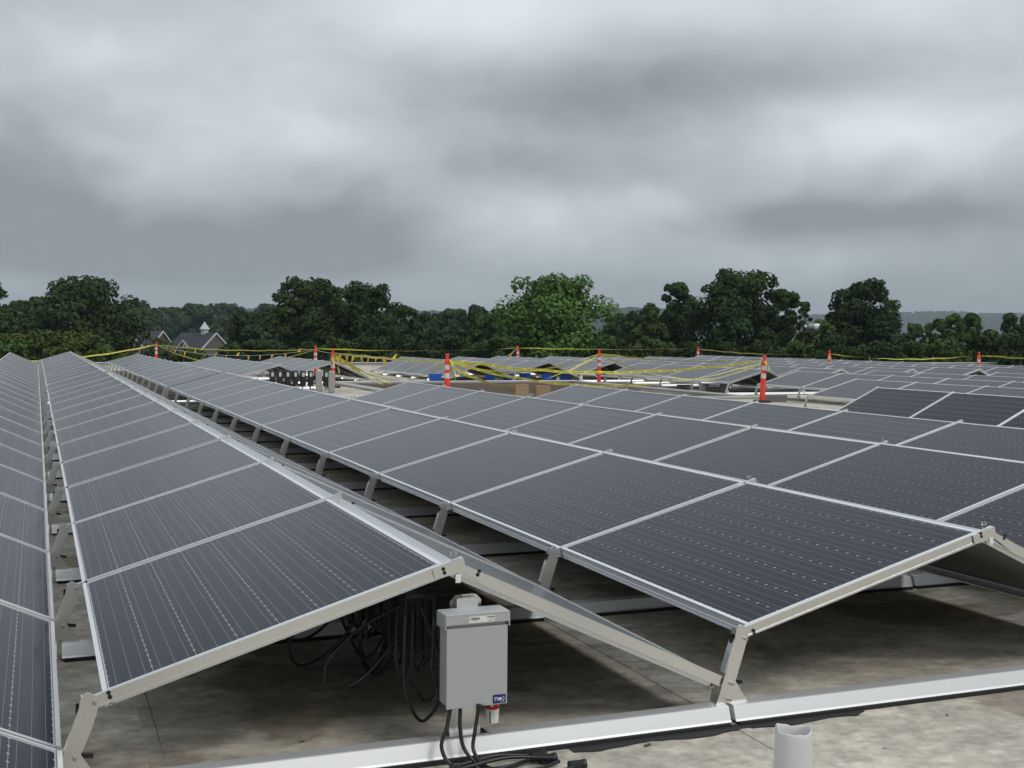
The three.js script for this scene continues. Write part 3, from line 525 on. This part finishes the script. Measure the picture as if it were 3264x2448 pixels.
// ---------------------------------------------------------------- things round the opening
{
  const blue = mat(.012, .115, .50, .45), card = mat(.36, .25, .145, .85), conc = mat(.36, .355, .33, .9), white = mat(.75, .75, .74, .5);
  const frust = (w, h, d, k) => { const g = new THREE.BoxGeometry(w, h, d); const p = g.attributes.position; for (let i = 0; i < p.count; i++) { const f = p.getY(i) > 0 ? 1 : k; p.setX(i, p.getX(i) * f); p.setZ(i, p.getZ(i) * f); } g.computeVertexNormals(); return g.translate(0, h / 2, 0); };
  [[10.30, -28.80, .36], [11.97, -28.85, .32], [12.54, -28.85, .32], [13.06, -28.85, .32], [13.76, -28.85, .33], [14.36, -28.85, .34]].forEach(([x, z, w], i) => {
    const t = thing('blue_bin', i ? 'small blue plastic bin standing along the curb under the rows' : 'wide blue plastic bin under the low panel edge by the knotted post', 'bin', [x, .02, z], i ? 'blue bins along the curb' : undefined); t.rotation.y = -.38 + (i % 3 - 1) * .04;
    part(t, 'tub', frust(w, .23, .20, .88), blue); part(t, 'rim', rbox(w + .012, .022, .215, .008, 0, .225, 0), blue);
    part(t, 'rib', merge(...[-.33, -.11, .11, .33].map((k) => box(.012, .19, .012, k * w, .105, .094))), blue);
  });
  for (const [x, z, w, h, d, a, l] of [[11.95, -26.6, .44, .20, .34, .25, 'closed brown cardboard box standing in the sunken opening'], [12.78, -26.9, .40, .14, .36, -.2, 'torn open cardboard box lying in the sunken opening']]) {
    const t = thing('cardboard_box', l, 'cardboard box', [x, -.30, z]); t.rotation.y = a;
    part(t, 'body', box(w, h + .12, d, 0, (h + .12) / 2, 0), card); part(t, 'flap', box(w * .98, .006, d * .5, 0, h + .135, d * .23).rotateX(.05), card); part(t, 'flap', box(.005, .12, d * .9, -w / 2 - .03, h + .07, 0).rotateZ(.25).translate(.06, 0, 0), card);
  }
  for (const [x, z, l] of [[14.92, -21.9, 0], [15.32, -21.6, 0]]) { const t = thing('concrete_cylinder', 'grey concrete test cylinder standing by the curb end', 'concrete cylinder', [x, 0, z], 'concrete cylinders by the curb'); part(t, 'core', new THREE.CylinderGeometry(.115, .115, .22, 20).translate(0, .11, 0), conc); }
  for (const [x, z, l] of [[5.86, -23.75, 'rounded grey concrete slab on end, farther from the red post'], [6.10, -23.5, 'rounded grey concrete slab on end, next to the red post']]) single('upright_slab', new RoundedBoxGeometry(.145, .50, .09, 3, .03).translate(0, .25, 0), conc, l, 'concrete slab', [x, 0, z]).rotation.y = -.3;
  single('concrete_block', rbox(.50, .14, .20, .012, 0, .07, 0), mat(.17, .17, .165, .9), 'dark grey concrete block lying behind the tall post base', 'concrete block', [14.25, 0, -17.9]).rotation.y = -.3;
  for (const [x, z] of [[15.6, -24.0], [17.6, -20.6], [15.9, -29.2]]) single('ballast_block', rbox(.40, .10, .20, .01, 0, .05, 0), mat(.22, .22, .21, .9), 'concrete ballast block lying under a raised panel row', 'concrete block', [x, .0, z], 'ballast blocks').rotation.y = .2;
  single('glove', (() => { const g = merge(new THREE.SphereGeometry(.09, 12, 8).scale(1.3, .55, .8).translate(0, .045, 0), new THREE.SphereGeometry(.05, 10, 6).scale(2, .6, .7).rotateZ(.3).translate(.14, .07, 0), new THREE.SphereGeometry(.05, 10, 6).scale(1, .8, 1).translate(-.08, .04, .04)); return g; })(), mat(.07, .07, .07, .9), 'crumpled dark cloth lying on the bare roof behind the panel corner', 'cloth', [7.05, 0, -21.6]);
  single('roof_vent', new THREE.LatheGeometry([[.05, 0], [.05, .22], [.085, .23], [.09, .28], [.06, .32], [.001, .33]].map((p) => new THREE.Vector2(...p)), 16), white, 'small white capped vent pipe at the curb corner', 'vent', [14.62, 0, -28.35]);
  // black inverters with white labels at the end of the middle rows
  for (let i = 0; i < 8; i++) {
    const t = thing('string_inverter', 'black inverter with white label and cables by the upright slabs', 'inverter', [5.0 + i * .17, .05, -24.9 + i * .06], 'black inverters with labels');
    part(t, 'case', rbox(.12, .36, .10, .01, 0, .24, 0), M.black); part(t, 'label_plate', box(.06, .10, .003, 0, .33, .052), mat(.5, .52, .54, .5)); part(t, 'lead', tube([[-.02, .08, .03], [-.03, .02, .05], [.02, -.02, .08], [.05, .02, .10]], .010, 12, 5), M.cable); part(t, 'stand', box(.03, .12, .03, 0, .012, -.02), M.alu);
  }
  // bent aluminium offcuts lying between the middle rows
  for (const [x, z, a, l] of [[9.0, -30.6, .2, .9], [9.6, -31.6, .1, .5], [8.7, -32.6, .3, .6], [10.2, -30.2, .0, .5], [8.2, -29.3, 0, 2.4]]) { const m = single('metal_offcut', merge(box(l, .006, .07, 0, .05, 0), box(l, .05, .006, 0, .025, .032), box(l, .05, .006, 0, .025, -.032)), M.alu, 'loose aluminium channel lying on the bare roof behind the curb', 'metal channel', [x, 0, z], 'loose channels'); m.rotation.y = a; }
}

// ---------------------------------------------------------------- land, hills, woods
const EYE = camera.position, FPX = 3826.5;
const Rh = new THREE.Vector3(.92979, 0, .36799).normalize(), Fh = new THREE.Vector3(.36803, 0, -.92899).normalize();
const horizonV = (u) => 1060.3 + u / 3264 * 28;
function spot(u, d) { const k = (u - 1632) / FPX, q = Fh.clone().addScaledVector(Rh, k).normalize(); return new THREE.Vector3(EYE.x + q.x * d, 0, EYE.z + q.z * d); }
const yAt = (u, v, d) => EYE.y + (horizonV(u) - v) / FPX * d;
{
  const grassT = dataTex(512, 512, (i, j) => { const n = tn(i / 512, j / 512), m = tn(i / 512 * 7, j / 512 * 7); const k = .6 + n * .5 + (m - .5) * .5; return [.055 * k, .085 * k, .026 * k]; }, true);
  grassT.repeat.set(160, 160);
  structure('ground', new THREE.PlaneGeometry(9000, 9000).rotateX(-Math.PI / 2).translate(0, GROUND, 0), new THREE.MeshStandardMaterial({ map: grassT, roughness: .95 }));
  // wooded hills, far off: a bumpy ridge of crowns
  const hill = (u0, u1, d, depth, prof, seed, col) => {
    const n = 340, rows = 26, pos = [], idx = [], colr = [], q = rng(seed);
    for (let j = 0; j <= rows; j++) for (let i = 0; i <= n; i++) {
      const u = lerp(u0, u1, i / n), f = j / rows, dd = d + f * depth, p = spot(u, dd), top = yAt(u, prof(u), dd) - GROUND;
      const rise = Math.sin(Math.min(f * 1.15, 1) * Math.PI / 2), b = fbm(i * .55 + seed, j * .9, 3, 0, seed);
      pos.push(p.x, GROUND + top * rise + (b - .5) * d * .006, p.z); const k = .7 + .7 * vnoise(i * 1.3, j * 1.3, 0, seed); colr.push(col[0] * k, col[1] * k, col[2] * k);
      if (i < n && j < rows) { const a = j * (n + 1) + i; idx.push(a, a + 1, a + n + 1, a + 1, a + n + 2, a + n + 1); }
    }
    const g = new THREE.BufferGeometry(); g.setAttribute('position', new THREE.Float32BufferAttribute(pos, 3)); g.setAttribute('color', new THREE.Float32BufferAttribute(colr, 3)); g.setIndex(idx); g.computeVertexNormals();
    structure('hill', g, mat(1, 1, 1, .95, 0, { vertexColors: true, side: THREE.DoubleSide }));
  };
  hill(2300, 3700, 1700, 500, (u) => 1008 - 5 * Math.sin((u - 2700) / 190) + 3 * Math.sin(u / 61), 5, [.030, .048, .032]);
  hill(-400, 2400, 900, 260, (u) => 990 + 7 * Math.sin(u / 170) + 4 * Math.sin(u / 57), 9, [.028, .045, .028]);
}
// ---------------------------------------------------------------- trees
const leafM = new THREE.MeshPhysicalMaterial({ vertexColors: true, side: THREE.DoubleSide, roughness: .8, specularIntensity: .2 });
const barkM = mat(.075, .058, .042, .95);
function leafCloud(lobes, count, size, tone, q, out) {
  const vol = lobes.map((l) => l[3] * l[3]); let tot = vol.reduce((a, b) => a + b, 0);
  const T = new THREE.Vector3(), N = new THREE.Vector3(), B = new THREE.Vector3();
  lobes.forEach((l, li) => {
    const n = Math.round(count * vol[li] / tot), lt = .80 + q() * .45, hue = (q() - .5) * .18;
    for (let i = 0; i < n; i++) {
      const z = q() * 2 - 1, a = q() * 6.2832, s = Math.sqrt(1 - z * z), rr = l[3] * 1.2 * Math.pow(q(), .36);
      N.set(Math.cos(a) * s, z, Math.sin(a) * s);
      if (N.y < -.55 && q() < .7) continue;
      const p = [l[0] + N.x * rr, l[1] + N.y * rr * .82, l[2] + N.z * rr];
      N.x += (q() - .5) * 1.5; N.y += (q() - .5) * 1.5 + .25; N.z += (q() - .5) * 1.5; N.normalize();
      T.set(q() - .5, q() - .5, q() - .5).cross(N).normalize(); B.crossVectors(N, T);
      const w = size * (.5 + q() * .8), h = w * (.55 + q() * .5), k = lt * (.82 + q() * .36);
      const c = [tone[0] * k * (1 + hue), tone[1] * k, tone[2] * k * (1 - hue)];
      // leaf spray: a kinked lozenge of two triangles
      const v0 = [-T.x * w, -T.y * w, -T.z * w], v1 = [T.x * w, T.y * w, T.z * w], bend = N.clone().multiplyScalar(w * .3);
      const u0 = [B.x * h + bend.x, B.y * h + bend.y, B.z * h + bend.z], u1 = [-B.x * h, -B.y * h, -B.z * h];
      for (const t of [v0, u1, u0, u0, u1, v1]) { out.pos.push(p[0] + t[0], p[1] + t[1], p[2] + t[2]); out.col.push(c[0], c[1], c[2]); }
    }
  });
}
function cloudGeo(out) {
  const g = new THREE.BufferGeometry(); g.setAttribute('position', new THREE.Float32BufferAttribute(out.pos, 3)); g.setAttribute('color', new THREE.Float32BufferAttribute(out.col, 3)); g.computeVertexNormals(); return g;
}
function limb(a, b, r0, r1, n = 6) { const A = new THREE.Vector3(...a), B = new THREE.Vector3(...b), d = B.clone().sub(A), g = new THREE.CylinderGeometry(r1, r0, d.length(), n); g.applyQuaternion(new THREE.Quaternion().setFromUnitVectors(new THREE.Vector3(0, 1, 0), d.clone().normalize())); const m = A.lerp(B, .5); return g.translate(m.x, m.y, m.z); }
const DARK = [.040, .068, .021], MID = [.050, .088, .023], BRIGHT = [.078, .150, .032], OLIVE = [.060, .088, .020], FRESH = [.058, .110, .025];
function tree(u, hw, topV, d, tone, seed, label, o = {}) {
  const q = rng(seed * 131 + 7), c = spot(u, d), top = yAt(u, topV, d), R = hw / FPX * d, base = o.base ?? GROUND, H = top - base, shrub = o.shrub;
  const t = thing(shrub ? 'shrub' : 'broadleaf_tree', label, shrub ? 'shrub' : 'tree', [c.x, base, c.z], o.group);
  const lobes = [], n = Math.round((o.lobes ?? 24) * 2.9), low = shrub ? .1 : o.low ?? .12;
  for (let i = 0; i < n; i++) {
    const f = (i + .5) / n, y = lerp(low, .97, f), prof = Math.pow(Math.max(0, 1 - Math.abs((y - .38) / .66) ** 3.2), .6), a = i * 2.4 + q() * 1.2, rl = R * (.15 + q() * .15) * (o.lobeK ?? 1) * (f > .85 ? .72 : 1);
    const rad = Math.max(0, R * prof - rl * .6) * Math.sqrt(q());
    lobes.push([Math.cos(a) * rad, Math.min(y * H, H - rl * .78), Math.sin(a) * rad, rl]);
  }
  lobes.push([0, H - R * .26, 0, R * .28]);
  for (let i = 0; i < 22; i++) { const b = lobes[Math.floor(q() * lobes.length)], a = q() * 6.28, e = .8 + q() * .3; lobes.push([b[0] + Math.cos(a) * b[3] * e, Math.min(b[1] + b[3] * (q() * .9 - .1), H - b[3] * .2), b[2] + Math.sin(a) * b[3] * e, b[3] * (.3 + q() * .2)]); }
  const out = { pos: [], col: [] };
  leafCloud(lobes, (o.count ?? 5200) * 4.4, Math.min(o.leaf ?? .0040, .0040) * .40 * d, tone, q, out);
  const trunk = [limb([0, -.2, 0], [q() * .3, H * .5, q() * .3], R * .07 + .08, R * .04 + .04, 8)];
  for (let i = 0; i < 22; i++) { const b = lobes[Math.floor(q() * n)]; trunk.push(limb([0, H * (.22 + q() * .28), 0], [b[0] * .8, b[1], b[2] * .8], R * .022 + .03, .03)); }
  part(t, 'trunk', merge(trunk), barkM); part(t, 'crown', cloudGeo(out), leafM);
  return t;
}
const g1 = 'dark trees of the far treeline';
tree(-30, 95, 905, 92, DARK, 1, 'dark tree at the end of the treeline beyond the narrow gap row', { count: 5000 });
tree(265, 190, 896, 105, DARK, 2, 'broad dark domed tree behind the olive shrubs', { count: 8000, lobes: 30 });
tree(130, 90, 955, 120, DARK, 3, 'lower dark tree leaning on the broad domed tree', { count: 4000 }); tree(430, 90, 965, 310, DARK, 4, 'small dark tree between the domed tree and the houses', { count: 4000 });
tree(985, 150, 890, 92, DARK, 5, 'tall dark tree, taller half of the twin pair behind the pennants', { count: 8000, lobes: 30 }); tree(1160, 165, 903, 90, [.033, .060, .019], 6, 'tall dark tree, lower half of the twin pair behind the pennants', { count: 8000, lobes: 30 });
tree(70, 60, 965, 125, DARK, 60, 'dark tree in the dip before the broad domed tree', { count: 3000 }); tree(2035, 90, 990, 120, DARK, 61, 'dark tree in the dip behind the low green tree', { count: 3000 }); tree(2610, 60, 1020, 105, MID, 62, 'green tree behind the white tank', { count: 2600 });
tree(1290, 75, 975, 95, DARK, 7, 'small dark tree at the foot of the twin pair', { count: 3000 });
tree(800, 105, 995, 100, [.040, .068, .022], 8, 'lighter green bushy tree between the houses and twin trees', { count: 5000 });
tree(1765, 215, 878, 76, BRIGHT, 9, 'bright green leafy tree, brightest of the treeline', { count: 11000, lobes: 38, leaf: .0044 }); tree(1530, 75, 1000, 78, [.046, .088, .024], 10, 'smaller bright green tree leaning on the brightest one', { count: 4000, leaf: .0044 });
tree(2160, 90, 902, 88, [.031, .060, .019], 11, 'dark tree with a forked top beside the tallest tree', { count: 6000, leaf: .0044 }); tree(2070, 70, 968, 84, MID, 12, 'low green tree in the dip beside the bright tree', { count: 4000 });
tree(2350, 175, 866, 84, [.033, .063, .019], 13, 'tallest dark green tree of the treeline', { count: 10000, lobes: 34, leaf: .0044 }); tree(2490, 85, 925, 82, [.034, .062, .019], 14, 'dark tree with loose sprays beside the white tank', { count: 5000, leaf: .0046 }); tree(2562, 38, 965, 80, [.034, .062, .019], 15, 'thin sprig of a tree above the white tank', { count: 1500, leaf: .0046 });
tree(2755, 140, 903, 84, [.030, .056, .018], 16, 'round dark tree standing alone against the hills', { count: 8500, lobes: 32, leaf: .0044 });
tree(2630, 62, 1030, 78, FRESH, 17, 'fresh green young tree between the tank and round tree', { count: 3200 });
[[2915, 60, 1035], [2990, 60, 1022], [3040, 55, 1008], [3095, 48, 1006], [3215, 50, 1005], [3270, 55, 1010]].forEach(([u, hw, v], i) => tree(u, hw, v, 95 + i * 3, i > 3 ? DARK : MID, 30 + i, i > 3 ? 'dark low tree in front of the hazy hills' : 'green low tree in front of the hazy hills', { count: 3400, group: 'low trees before the hills' }));
tree(3155, 70, 1055, 80, [.055, .100, .024], 40, 'yellow green bushy tree behind the far field edge post', { count: 4000 });
[[1370, 90, 998], [1445, 75, 985], [1520, 70, 975], [1600, 60, 985], [1975, 95, 1000], [530, 85, 985], [640, 90, 975], [720, 80, 972], [570, 70, 1000], [860, 70, 972], [920, 70, 985]].forEach(([u, hw, v], i) => tree(u, hw, v, i < 5 ? 150 : 330 + (i % 3) * 25, i < 5 ? [.034, .066, .021] : [.036, .062, .024], 50 + i, i < 5 ? 'mid green tree filling the far treeline beside the bright tree' : 'hazy tree of the far wood behind the houses', { count: 3200, group: i < 5 ? 'treeline filler trees' : 'far wood trees' }));
// understorey along the foot of the treeline
[[30, 120, 1090, 62], [150, 130, 1052, 66], [270, 110, 1058, 70], [340, 60, 1098, 62], [60, 130, 1062, 72], [205, 90, 1098, 60], [390, 45, 1122, 58]].forEach(([u, hw, v, d], i) => tree(u, hw, v, d, i === 3 || i === 0 ? FRESH : OLIVE, 70 + i, i === 3 || i === 0 ? 'fresh green shrub at the roof edge among olive shrubs' : 'olive green shrub behind the roof edge', { shrub: true, count: 4600, group: i === 3 || i === 0 ? 'fresh shrubs' : 'olive shrubs', lobes: 18 }));
for (let i = 0; i < 24; i++) { const u = 500 + i * 120 + (rnd() - .5) * 50; tree(u, 95 + rnd() * 30, 1062 + rnd() * 34 - (u < 760 ? -40 : 0), 66 + rnd() * 10, i % 4 === 1 ? MID : [.027, .050, .016], 90 + i, 'low dark shrub at the foot of the treeline behind the tape', { shrub: true, count: 3000, lobes: 14, group: 'dark shrubs behind the tape' }); }
// ---------------------------------------------------------------- houses beyond the trees
{
  const D = 260, S = D / FPX, shingle = mat(.030, .030, .036, .9), siding = mat(.13, .11, .095, .85), brick = mat(.13, .058, .042, .9), trim = mat(.50, .50, .49, .6), glass = mat(.02, .025, .03, .12), base = GROUND;
  const roofT = dataTex(128, 128, (i, j) => { const row = Math.floor(j / 8), k = .8 + .4 * hash(Math.floor((i + (row % 2) * 6) / 12), row, 4) - (j % 8 === 0 ? .3 : 0); return [.034 * k, .033 * k, .040 * k]; }, true); roofT.repeat.set(.4, .4);
  const sideT = dataTex(64, 64, (i, j) => { const k = j % 8 === 0 ? .7 : 1; return [.12 * k, .105 * k, .092 * k]; }, true); sideT.repeat.set(.8, .8); siding.map = sideT; siding.color = C(1, 1, 1); shingle.map = roofT; shingle.color = C(1, 1, 1);
  function house(u, th, len, dep, eaveV, ridgeV, wallM, label, gables, wins, cupola, name = 'house') {
    const p = spot(u, D), eave = yAt(u, eaveV, D) - base, ridge = yAt(u, ridgeV, D) - base, t = thing(name, label, 'house', [p.x, base, p.z]);
    const X = Rh.clone().multiplyScalar(Math.cos(th)).addScaledVector(Fh, -Math.sin(th)), Z = Fh.clone().multiplyScalar(-Math.cos(th)).addScaledVector(Rh, -Math.sin(th));
    t.quaternion.setFromRotationMatrix(new THREE.Matrix4().makeBasis(X, new THREE.Vector3(0, 1, 0), Z)); // origin: front right corner
    part(t, 'wall', merge(box(len, eave, dep, -len / 2, eave / 2, -dep / 2), prism([[0, eave], [-dep, eave], [-dep / 2, ridge - .1]], .2).rotateY(Math.PI / 2).rotateY(Math.PI).translate(-.1, 0, 0).applyMatrix4(new THREE.Matrix4())), wallM);
    const rise = ridge - eave, sl = Math.hypot(dep / 2 + .4, rise), an = Math.atan2(rise, dep / 2);
    const f = new THREE.BoxGeometry(len + .5, .18, sl); const roof = part(t, 'roof', merge(f.clone().rotateX(an).translate(-len / 2, eave + rise / 2, -dep / 4 + .15), f.clone().rotateX(-an).translate(-len / 2, eave + rise / 2, -dep * .75 - .15)), shingle);
    const tr = new THREE.BoxGeometry(.12, .34, sl + .15); part(roof, 'trim_board', merge(tr.clone().rotateX(an).translate(.28, eave + rise / 2 - .05, -dep / 4 + .15), tr.clone().rotateX(-an).translate(.28, eave + rise / 2 - .05, -dep * .75 - .15)), trim);
    for (const [x, gw, ga, ge, out] of gables) { // front gables: centre x, width, apex v, eave v, projection
      const a = yAt(u, ga, D) - base, e = yAt(u, ge, D) - base, g = new THREE.Group(); g.name = 'front_gable'; t.add(g); g.position.set(x, 0, out / 2);
      part(g, 'gable_wall', merge(box(gw, e, out, 0, e / 2, 0), prism([[-gw / 2, e], [gw / 2, e], [0, a]], out)), wallM);
      const l = Math.hypot(gw / 2 + .4, a - e), k = Math.atan2(a - e, gw / 2), b = (m, s, w, h, dz, mm, nm) => part(g, nm, new THREE.BoxGeometry(l, h, w).rotateZ(s * k).translate(-s * (gw / 4 + .12), e + (a - e) / 2 + m, dz), mm);
      b(.1, 1, out + 1.2, .16, -.3, shingle, 'roof_plane'); b(.1, -1, out + 1.2, .16, -.3, shingle, 'roof_plane'); b(.02, 1, .12, .34, out / 2 + .34, trim, 'trim_board'); b(.02, -1, .12, .34, out / 2 + .34, trim, 'trim_board');
      part(g, 'round_vent', new THREE.CylinderGeometry(.42, .42, .1, 16).rotateX(Math.PI / 2).translate(0, lerp(e, a, .34), out / 2 + .06), trim);
    }
    for (const [x, y0v, y1v, w, z] of wins) { const y1 = yAt(u, y0v, D) - base, y0 = yAt(u, y1v, D) - base, g = part(t, 'window', merge(box(.16, y1 - y0, .1, -w / 2, (y0 + y1) / 2, 0), box(.16, y1 - y0, .1, w / 2, (y0 + y1) / 2, 0), box(.12, y1 - y0, .08, 0, (y0 + y1) / 2, 0), box(w + .3, .2, .12, 0, y1, 0), box(w + .3, .14, .12, 0, y0, 0), box(w, .1, .08, 0, (y0 + y1) / 2, 0)), trim); g.position.set(x, 0, z); part(g, 'pane', box(w, y1 - y0, .02, 0, (y0 + y1) / 2, -.04), glass); }
    if (cupola) { const y = ridge - .25; part(roof, 'cupola', merge(box(1.1, 1.4, 1.1, cupola, y + .5, -dep / 2), new THREE.ConeGeometry(1.12, 1.7, 4).rotateY(Math.PI / 4).translate(cupola, y + 2.0, -dep / 2), box(1.5, .14, 1.5, cupola, y + 1.15, -dep / 2)), trim); }
    return t;
  }
  house(640, .60, 10.5, 8, 1112, 1063, siding, 'tan sided house with dark roof, white cupola and gable', [[-3.9, 3.6, 1087, 1110, 1.2]], [[-3.9, 1117, 1152, 2.2, 1.26], [-1.1, 1121, 1144, 1.1, .06]], -3.4);
  house(480, .24, 9.5, 9, 1104, 1057, brick, 'brick house with dark roof and white trimmed porch gable', [[-2.9, 4.0, 1078, 1103, 1.6]], [[-2.6, 1110, 1135, 2.0, 1.66]], 0);
  [[500, 36, 1078, 6], [540, 24, 1092, 5], [760, 40, 1095, 4], [690, 26, 1128, 2]].forEach(([u, hw, v, k], i) => tree(u, hw, v, 225 + k * 3, MID, 150 + i, 'garden tree in front of the houses', { shrub: true, count: 1800, lobes: 12, leaf: .0030, group: 'garden trees by the houses' }));
  const pp = spot(549, 200); single('utility_pole', new THREE.CylinderGeometry(.28, .32, yAt(549, 1105, 200) - GROUND, 8).translate(0, (yAt(549, 1105, 200) - GROUND) / 2, 0), mat(.12, .10, .08, .9), 'brown utility pole in front of the houses', 'pole', [pp.x, GROUND, pp.z]);
}
// white tank on its stand among the trees
{
  const d = 79, p = spot(2585, d), y = yAt(2585, 1044, d), t = thing('tank', 'white rounded tank with grey middle section among the trees', 'tank', [p.x, GROUND, p.z]), ang = Math.atan2(-Rh.z, Rh.x), w = mat(.70, .70, .69, .5), g = mat(.26, .28, .29, .6);
  t.rotation.y = ang; const h = y - GROUND;
  part(t, 'shell', new THREE.CapsuleGeometry(.24, .12, 8, 18).rotateZ(Math.PI / 2).translate(.30, h, 0), w); part(t, 'drum', new THREE.CylinderGeometry(.20, .22, .38, 16).rotateZ(Math.PI / 2).translate(-.06, h + .02, 0), g); part(t, 'end_cap', new THREE.SphereGeometry(.11, 14, 10).translate(-.38, h + .03, 0), w);
  part(t, 'stand', merge(box(1.3, .08, .5, -.1, h - .30, 0), box(.12, h - .34, .12, -.5, (h - .34) / 2, 0), box(.12, h - .34, .12, .35, (h - .34) / 2, 0)), mat(.07, .045, .035, .9));
}

{ let n = 0; scene.traverse((o) => { if (o.isMesh) n += (o.geometry.index ? o.geometry.index.count : o.geometry.attributes.position.count) / 3; }); console.log('triangles', Math.round(n)); }
renderer.render(scene, camera);
